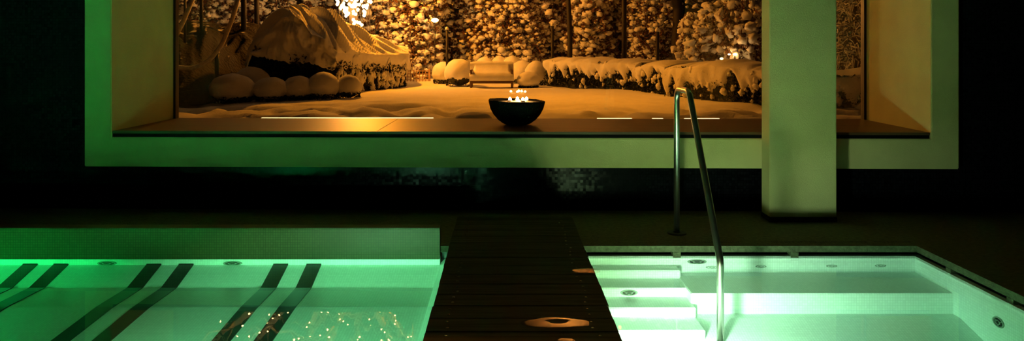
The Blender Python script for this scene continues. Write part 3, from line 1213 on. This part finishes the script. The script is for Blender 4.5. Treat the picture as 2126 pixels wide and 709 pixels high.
def shrub_parts(t, Hh, Rr, nclump, nleaf, size, leafmat, sd, lean=0.0, taper=.5, dens=1.0):
    """tall bushy tree of radius Rr and height Hh standing at t: trunk, brown leaves, snow clumps"""
    o = Vector(t['_o'])
    tp = [o + Vector((.10 * math.sin(k * .9 + sd), .10 * math.cos(k * 1.3 + sd), Hh * .9 * k / 8 - .1)) for k in range(9)]
    MB().tube(tp, [.11 - .011 * k for k in range(9)], 8).build('trunk', M['bark'], t, smooth=True)

    def cloud(n, shell):
        tt = rng.random(n)
        prof = np.clip(.55 + .75 * tt - 1.1 * np.clip(tt - (1 - taper * .6), 0, 1) * 1.6, .12, 1.05)
        an = rng.random(n) * 2 * np.pi
        rr = Rr * prof * (shell + (1 - shell) * np.sqrt(rng.random(n)))
        lob = 1 + .28 * np.sin(an * 3 + sd + tt * 9) * np.cos(tt * 14 + sd) + .15 * np.sin(an * 7 + tt * 31)
        rr = rr * lob
        return np.stack([o.x + np.cos(an) * rr, o.y + np.sin(an) * rr, o.z + tt * Hh], -1)
    # twigs reaching out, snow lying along them
    pos = cloud(nclump, .5)
    sz = size * (.45 + rng.random(nclump) ** 2.2 * 1.35)
    # flatten into layers for a branchy look
    lay = .34
    pos[:, 2] += .45 * (np.round((pos[:, 2] + .5 * np.sin(pos[:, 0] * 2.3)) / lay) * lay - (pos[:, 2] + .5 * np.sin(pos[:, 0] * 2.3)))
    np_obj('snow_clumps', clumps(pos, sz, .72), M['snow_s'], t)
    lp = cloud(nleaf, .6)
    np_obj('foliage', leaves(lp, .05 + .07 * rng.random(nleaf)), leafmat, t, smooth=False)


protos = []
for k, (Hh, Rr, nc, nl, sz) in enumerate([(7.5, 1.5, 2600, 9000, .095), (8.5, 1.7, 2500, 10000, .105), (6.8, 1.35, 2400, 8000, .088)]):
    c = [(600, 31), (860, 30), (1010, 31.5)][k]
    loc = drop((c[0] - U0) * c[1] / F, c[1])
    t = thing('snowy_tree', '', 'tree', tuple(loc), 'snow laden trees behind the garden')
    shrub_parts(t, Hh, Rr, nc, nl, sz, M['beech'], k * 2.1 + .4)
    protos.append(t)
protos[0]['label'] = 'snow laden tree glittering behind the top of the domed mound hedge'
protos[1]['label'] = 'brightly lit snow laden tree behind the thin pole left of the bench'
protos[2]['label'] = 'snow laden tree right behind the garden bench'
for (px, Y, k, sc, rz, lb) in [
    (392, 29, 2, 1.05, .5, 'golden snow laden tree beside the left window edge'),
    (462, 30, 1, .9, 1.9, 'golden snow laden tree behind the sagging rope'),
    (535, 30, 2, 1.1, 3.0, 'golden snow laden tree behind the two dark poles on the bank'),
    (688, 33, 1, 1.0, 4.1, 'snow laden tree behind the fairy light tree'),
    (795, 30.5, 2, 1.1, 1.1, 'bright snow laden tree just right of the fairy lights'),
    (935, 32.5, 0, 1.05, 2.2, 'snow laden tree between the thin pole and the bench'),
    (1075, 31, 1, .95, .9, 'snow laden tree above the right end of the bench'),
    (1145, 32.5, 0, 1.0, 5.1, 'snow laden tree behind the start of the long hedge'),
    (1215, 31.5, 2, 1.15, 3.7, 'brownish snow laden tree left of the tall lamp post'),
    (1285, 33, 1, 1.0, 2.6, 'brownish snow laden tree behind the tall lamp post'),
    (1352, 31, 0, .95, 1.4, 'dim snow laden tree behind the slim sapling'),
    (1770, 30, 1, 1.05, .2, 'dim snow laden tree in the gap right of the column'),
    (1660, 31, 0, 1.0, 2.0, 'dim snow laden tree mostly hidden by the column'),
    (1540, 33, 1, 1.0, 4.4, 'dim snow laden tree left of the column above the hedge'),
]:
    copy_tree(protos[k], drop((px - U0) * Y / F, Y), lb, (sc, sc, sc), rz)
# nearer shrubs right of the centre
t = thing('snowy_shrub', 'rounded snow covered shrub behind the handrail top', 'shrub', tuple(drop((1485 - U0) * 25 / F, 25)), 'snow covered shrubs')
shrub_parts(t, 2.9, 1.0, 620, 1800, .10, M['beech'], 3.3, taper=.9)
copy_tree(t, drop((1545 - U0) * 24 / F, 24), 'tall snow covered shrub beside the column', (1.0, 1.0, 1.35), 1.3)
copy_tree(t, drop((1433 - U0) * 26 / F, 26), 'small snow capped shrub beside the thick dark trunk', (.62, .62, .90), 2.6)

# weeping shrub in the right gap
wp = thing('weeping_shrub', 'bare shrub of arching snowy twigs right of the column', 'shrub', tuple(drop((1775 - U0) * 20.5 / F, 20.5)))
o = Vector(wp['_o'])
b, bs = MB(), MB()
for k in range(330):
    a, r = random.uniform(0, 6.283), random.uniform(.3, 1.5)
    z0 = random.uniform(.9, 3.4)
    st = o + Vector((random.uniform(-.5, .5), random.uniform(-.5, .5), z0))
    pts = []
    for q in range(7):
        s = q / 6
        pts.append(st + Vector((math.cos(a) * r * s, math.sin(a) * r * s, .45 * s - .95 * s * s + .06 * math.sin(s * 9 + k))))
    (bs if k % 5 < 3 else b).tube(pts, [.017 - .0018 * q for q in range(7)], 5)
b.tube([o, o + Vector((0, 0, 2.6))], .07, 8)
b.build('twigs', M['bark'], wp, smooth=True)
bs.build('snowy_twigs', M['snow_s'], wp, smooth=True)

# ---- fairy-light tree behind the mound
LT = Vector(((738 - U0) * 25.5 / F, 25.5, 0))
LT.z = ground_z(LT.x, LT.y)
ft = thing('bare_tree', 'tall bare tree wrapped in fairy lights behind the mound hedge', 'tree', tuple(LT))
trunk = [LT + Vector((.12 * math.sin(k), .1 * math.cos(k * 1.4), k * .62 - .1)) for k in range(11)]
MB().tube(trunk, [.22 - .012 * k for k in range(11)], 10).build('trunk', M['bark'], ft, smooth=True)
limbs = []
for (dx, dy, dz, bx_) in [(-5.0, -1.0, 5.4, .3), (-3.4, -2.0, 5.8, -.2), (-1.2, -3.2, 5.9, .1), (-2.2, 1.5, 5.0, .4), (.8, -2.5, 6.2, -.3), (1.9, -1.0, 5.6, .2), (-6.2, -2.4, 4.6, .1), (2.8, -2.8, 5.2, .3)]:
    st = trunk[8] if bx_ > 0 else trunk[9]
    pts = []
    for q in range(12):
        s = q / 11
        pts.append(st + Vector((dx * s + .22 * math.sin(s * 7 + dx), dy * s + .2 * math.cos(s * 6 + dx), dz * s ** .8 + .12 * math.sin(s * 11 + dx))))
    limbs.append(pts)
b, bs = MB(), MB()
bulbs = []
for pts in limbs:
    b.tube(pts, [.10 - .006 * q for q in range(12)], 7)
    bs.tube([p + Vector((0, 0, .07)) for p in pts], [.13 - .007 * q + .03 * math.sin(q * 2.3) for q in range(12)], 7)
    for i in range(2, 11):
        for q in range(3):
            p0 = pts[i].lerp(pts[i + 1], random.random())
            dirv = Vector((random.uniform(-1, 1), random.uniform(-1, .6), random.uniform(-.5, .9)))
            ln = random.uniform(.5, 1.5)
            tw = [p0 + dirv * (ln * s / 5) + Vector((0, 0, .12 * math.sin(s * 1.7 + i))) for s in range(6)]
            b.tube(tw, [.035 - .005 * s for s in range(6)], 5)
            bs.tube([p + Vector((0, 0, .03)) for p in tw], [.05 - .006 * s for s in range(6)], 5)
    for i in range(2, 12):
        for q in range(3):
            bulbs.append(pts[i] + Vector((random.gauss(0, .2), random.gauss(0, .2) - .1, random.gauss(0, .22))))
b.build('branches', M['bark'], ft, smooth=True)
bs.build('snow_on_branches', M['snow_s'], ft, smooth=True)

fl = thing('fairy_lights', 'blazing curtain of warm fairy lights hanging behind the mound', 'fairy lights', tuple(LT + Vector((0, 0, 4))))
low = []
while len(low) < 175:
    px, py = random.uniform(690, 776), random.uniform(-70, 62)
    lim0 = lerp(py, [(-70, 672), (0, 697), (20, 703), (50, 735), (60, 745)])
    lim1 = lerp(py, [(-70, 790), (0, 774), (15, 762), (50, 752), (60, 750)])
    if lim0 <= px <= lim1:
        Y = 25.2 + random.uniform(-.5, .5)
        p = P(px, py, Y)
        if all((p - q).length > .075 for q in low):
            low.append(p)
low.sort(key=lambda p: abs(p.z - 2.0))
cb = MB()
for k in range(14):
    a = 2 * math.pi * k / 14
    x = LT.x + .55 * math.cos(a)
    y = LT.y - .25 + .45 * math.sin(a)
    cb.tube([Vector((LT.x, LT.y, 5.4)), Vector(((x + LT.x) / 2, y, 4.6)), Vector((x, y, 3.2)), Vector((x + .05, y, 1.7))], .008, 5)
cb.build('wire', M['pole'], fl)
tv, tf = ico(2)
me = None
for i, p in enumerate(low[:100]):
    if me is None:
        ob = np_obj('bulb', (tv * np.array((.052, .052, .06)) + np.array(p)[None], tf), M['bulb'], fl, loc=tuple(p))
        me = ob
    else:
        c = me.copy()
        COL.objects.link(c)
        c.parent = fl
        c.location = p - Vector(fl['_o'])
rest = np.array([p[:] for p in low[100:]] + [p[:] for p in bulbs])
o_ = np_obj('bulb_chain', clumps(rest, np.full(len(rest), .030), 1.0, 1), M['bulb_dim'], fl)
o_['kind'] = 'stuff'

# second lit tree, tall, behind the long hedge (its crown glows above the window head)
LT2 = Vector(((1181 - U0) * 27 / F, 27, 0))
LT2.z = ground_z(LT2.x, LT2.y)
st2 = thing('slender_tree', 'slender dark trunk with snowy shelf behind the left end of the long hedge', 'tree', tuple(LT2))
tr2 = [LT2 + Vector((.05 * math.sin(k), .05 * math.cos(k), k * .9 - .1)) for k in range(14)]
MB().tube(tr2, [.11 - .005 * k for k in range(14)], 9).build('trunk', M['pole'], st2, smooth=True)
b, bs, b2 = MB(), MB(), []
for k in range(92):
    z0 = random.uniform(6.4, 9.6) if k > 8 else random.uniform(3.7, 4.4)
    a = random.uniform(0, 6.283)
    ln = random.uniform(.6, 2.1)
    p0 = LT2 + Vector((0, 0, z0))
    pts = [p0 + Vector((math.cos(a) * ln * s / 5, math.sin(a) * ln * s / 5, ln * .5 * s / 5)) for s in range(6)]
    b.tube(pts, [.03 - .004 * s for s in range(6)], 5)
    bs.tube([p + Vector((0, 0, .05)) for p in pts], [.08 - .009 * s for s in range(6)], 6)
    for s in (2, 3, 4, 5):
        b2.append(pts[s] + Vector((random.gauss(0, .08), random.gauss(0, .08), -.05)))
b.build('branches', M['pole'], st2, smooth=True)
bs.build('snow_on_branches', M['snow_s'], st2, smooth=True)
fl2 = np_obj('fairy_lights', clumps(np.array([p[:] for p in b2]), np.full(len(b2), .048), 1.0, 1), M['bulb_or'], loc=tuple(LT2 + Vector((0, 0, 8))))
tag(fl2, 'warm fairy lights in the crown of the slender tree above the window', 'fairy lights')

# ---- poles, trunks, rope, fence, lamp
def pole(px, ytop, ybot, Y, r, label, to_ground=False, name='garden_pole', cat='pole', cap=True):
    p0 = P(px, ybot, Y)
    p1 = P(px, ytop, Y)
    if to_ground:
        p0.z = ground_z(p0.x, p0.y)
    t = thing(name, label, cat, tuple(p0), 'dark garden poles')
    MB().tube([p0 - Vector((0, 0, .25)), p1], r, 10).build('shaft', M['pole'], t, smooth=True)
    MB().lathe([(r * 1.3, 0), (r * 1.5, r * .8), (r * 1.1, r * 2), (.004, r * 2.6)], p1, 12).build('snow_cap', M['snow_s'], t, smooth=True)
    return t


pole(384, -30, 70, 19.2, .035, 'thin dark pole closest to the left window edge')
pole(418, -90, 52, 21.5, .05, 'dark pole on the bank above the sagging rope')
pole(506, -90, 56, 22.5, .085, 'thicker dark pole on the bank beside the mound')
pole(533, -90, 50, 24.5, .085, 'dark pole right behind the shoulder of the mound')
pole(450, 112, 175, 17.6, .05, 'short dark post under the sagging rope')
pole(928, 62, 172, 25.6, .045, 'thin brown pole between the snow bushes left of the bench', True)
pole(1147, 54, 168, 25.0, .05, 'thin dark pole at the left end of the long hedge', True)
pole(1365, 66, 130, 24.0, .06, 'slim dark sapling stem rising behind the hedge block', True)
# lamp post
lp = thing('lamp_post', 'tall dark lamp post rising behind the middle of the long hedge', 'lamp post', tuple(drop((1296 - U0) * 24.5 / F, 24.5)))
o = Vector(lp['_o'])
MB().tube([o - Vector((0, 0, .1)), o + Vector((0, 0, 4.6))], .085, 14).build('post', M['pole'], lp, smooth=True)
MB().lathe([(.08, 0), (.30, .05), (.32, .10), (.2, .30), (.06, .42)], o + Vector((0, 0, 4.6)), 20).build('lamp_head', M['pole'], lp)
# thick trunk
tk = thing('thick_trunk_tree', 'thick dark tree trunk in the gap left of the handrail', 'tree', tuple(drop((1406 - U0) * 28 / F, 28)))
o = Vector(tk['_o'])
MB().tube([o + Vector((.04 * math.sin(k * 1.7), 0, k * .6 - .1)) for k in range(14)], [.24 - .008 * k for k in range(14)], 12).build('trunk', M['pole'], tk, smooth=True)
n = 1500
pos = np.array(o)[None] + rng.normal(size=(n, 3)) * np.array((.9, .9, 1.3))[None] + np.array((0, 0, 6.8))[None]
np_obj('snow_clumps', clumps(pos, .05 + .1 * rng.random(n), .7), M['snow_s'], tk)

# ropes
def rope(pts, r, label):
    q = rounded([P(*p) for p in pts], .6, 8)
    o = MB().tube(q, r, 8).build('snowy_rope', M['rope'], loc=tuple(q[len(q) // 2]), smooth=True)
    return tag(o, label, 'rope', 'snow covered ropes on the left')


rope([(352, 133, 17.2), (372, 141, 17.2), (405, 142, 17.3), (436, 125, 17.4), (462, 90, 17.6), (482, 40, 17.8), (500, -20, 18)], .055, 'sagging snow covered rope curving across the dark bank')
rope([(352, 100, 16.8), (378, 50, 17.0), (404, -10, 17.2)], .055, 'straight snow covered rope slanting up by the left window edge')

# lattice fence
fc = thing('lattice_fence', 'low pale lattice fence glowing between mound and bushes', 'fence', tuple(drop((865 - U0) * 28 / F, 28)))
o = Vector(fc['_o'])
b = MB()
for k in range(9):
    x = o.x - .48 + k * .12
    b.bev_box(x - .015, x + .015, 27.985, 28.015, o.z, o.z + .46, .003)
for k in range(4):
    z = o.z + .06 + k * .12
    b.bev_box(o.x - .5, o.x + .5, 27.97, 27.99, z - .015, z + .015, .003)
b.build('lattice', M['fence'], fc)
for s in (-.52, .52):
    MB().bev_box(o.x + s - .035, o.x + s + .035, 27.96, 28.04, o.z - .05, o.z + .52, .006).build('fence_post', M['fence'], fc)

# small bright garden lamp among the trees
def globe(px, py, Y, r, label):
    p = P(px, py, Y)
    t = thing('garden_lamp', label, 'lamp', (p.x, p.y, ground_z(p.x, p.y)), 'small garden lamps')
    MB().tube([Vector((p.x, p.y + .02, ground_z(p.x, p.y) - .1)), Vector((p.x, p.y + .02, p.z - r * .8))], .02, 8).build('stem', M['pole'], t)
    np_obj('globe', (tv * r * np.array((1.3, 1, .75)) + np.array(p)[None], tf), M['bulb'], t)
    return t


globe(903, 42, 27.6, .11, 'small white lamp glowing among the trees above the thin pole')
globe(1498, 122, 23.2, .045, 'tiny pale lamp behind the hedge, leftmost of four')
globe(1514, 113, 23.4, .035, 'tiny pale lamp behind the hedge, second of four')
globe(1526, 113, 23.0, .05, 'tiny pale lamp behind the hedge, upper right of four')
globe(1524, 128, 22.8, .05, 'tiny pale lamp just above the hedge, lower right of four')

# house gable far behind
hs = thing('garden_house', 'dark house roof with white gutter lines seen between the trees', 'house', (13.5, 45, 0))
def Q(px, py):
    return P(px, py, 44)
a, c = Q(1436, -4), Q(1505, 32)
dv = (c - a)
e0, e1 = a - dv * .6, c + dv * 2.0
b = MB()
b.add([e0, e1, e1 + Vector((.6, 5, 1.2)), e0 + Vector((.6, 5, 1.2)), e0 - Vector((0, 0, .3)), e1 - Vector((0, 0, .3)), e1 + Vector((.6, 5, .9)), e0 + Vector((.6, 5, .9))],
      [(0, 1, 2, 3), (4, 7, 6, 5), (0, 4, 5, 1), (1, 5, 6, 2), (2, 6, 7, 3), (3, 7, 4, 0)])
b.build('roof', M['roof'], hs)
b = MB()
for k in (0.0, .22, .44):
    s = Vector((0, -.06, .02 - k))
    b.tube([e0 + s, e1 + s], .045, 8)
b.build('gutter', M['white_metal'], hs, smooth=True)
w0, w1 = e0 + Vector((.0, .5, -.3)), e1 + Vector((0, .5, -.3))
b = MB()
wl_ = [(w0.x, w0.y, 0), (w1.x, w1.y, 0), (w1.x, w1.y, w1.z), (w0.x, w0.y, w0.z)]
b.add(wl_ + [(p[0] + .3, p[1] + 4, p[2]) for p in wl_], [(0, 1, 2, 3), (7, 6, 5, 4), (1, 5, 6, 2), (0, 3, 7, 4)])
b.build('wall_panel', M['roof'], hs)

# ================================================================== LIGHTS


def point(name, loc, power, color, r=.3):
    d = bpy.data.lights.new(name, 'POINT')
    d.energy = power
    d.color = color
    d.shadow_soft_size = r
    o = bpy.data.objects.new(name, d)
    COL.objects.link(o)
    o.location = loc
    return o


WARM = (1, .31, .012)
point('fairy_light_glow', (LT.x + .5, LT.y - .5, 5.4), 2500, WARM, .12)

# street lamp hung on a cable over the lawn (above the head of the window)
SL = Vector((1.62, 17.5, 5.45))
sl = thing('street_lamp', 'orange street lamp hung on a cable high over the lawn', 'street lamp', tuple(SL))
MB().lathe([(.30, 0), (.31, .01), (.27, .08), (.14, .17), (.06, .22), (.02, .30)], SL, 28).build('lamp_shade', M['pole'], sl, smooth=True)
MB().lathe([(.29, .006), (.26, -.03), (.16, -.07), (.02, -.085)], SL, 28).build('lens', M['street'], sl, smooth=True)
MB().tube([SL + Vector((-16, 4, 2.2)), SL + Vector((-8, 2, .85)), SL + Vector((0, 0, .29)), SL + Vector((8, -2, .85)), SL + Vector((16, -4, 2.2))], .012, 6).build('cable', M['pole'], sl)
d = bpy.data.lights.new('street_lamp_glow', 'SPOT')
d.energy = 790
d.color = WARM
d.spot_size = math.radians(98)
d.spot_blend = .7
d.shadow_soft_size = .2
o = bpy.data.objects.new('street_lamp_glow', d)
COL.objects.link(o)
o.location = SL + Vector((0, 0, -.12))


def beam(x, y, z, size, power, color, tilt, spread, turn=0.0):
    """beam of an underwater reflector lamp, leaving its lens"""
    d = bpy.data.lights.new('underwater_beam', 'AREA')
    d.shape = 'DISK'
    d.size = size
    d.energy = power
    d.color = color
    d.spread = math.radians(spread)
    o = bpy.data.objects.new('underwater_beam', d)
    COL.objects.link(o)
    o.location = (x, y, z)
    o.rotation_euler = (math.radians(90 - tilt), 0, math.radians(turn))
    return o


beam(.64, 2.965, -.215, .16, 26, (.92, 1, .88), 29, 92, -36)
beam(.64, 2.965, -.205, .16, 4.0, (.76, 1, .50), -14, 84, -22)
beam(-1.2, .54, -.20, .19, 390, (.52, 1, .64), 34, 80, -4)
beam(-3.2, .54, -.20, .19, 420, (.03, 1, .30), 34, 80, 6)
point('candle_glow', (bx + .02, by, zb + .226), 5.0, (1, .50, .12), .01)

# ------------------------------------------------------------------ render look
vs = SC.view_settings
vs.view_transform = 'Standard'
vs.look = 'None'
vs.exposure = 0.0
vs.gamma = 1.0
vs.use_curve_mapping = False
SC.cycles.use_denoising = True
SC.cycles.max_bounces = 14
SC.cycles.transparent_max_bounces = 16
SC.cycles.sample_clamp_indirect = 8.0
SC.cycles.caustics_reflective = True
SC.cycles.diffuse_bounces = 8
SC.cycles.glossy_bounces = 8
SC.cycles.use_light_tree = True
for o in list(bpy.data.objects):
    if '_o' in o:
        del o['_o']
    if o.type == 'EMPTY':
        o.empty_display_size = .05
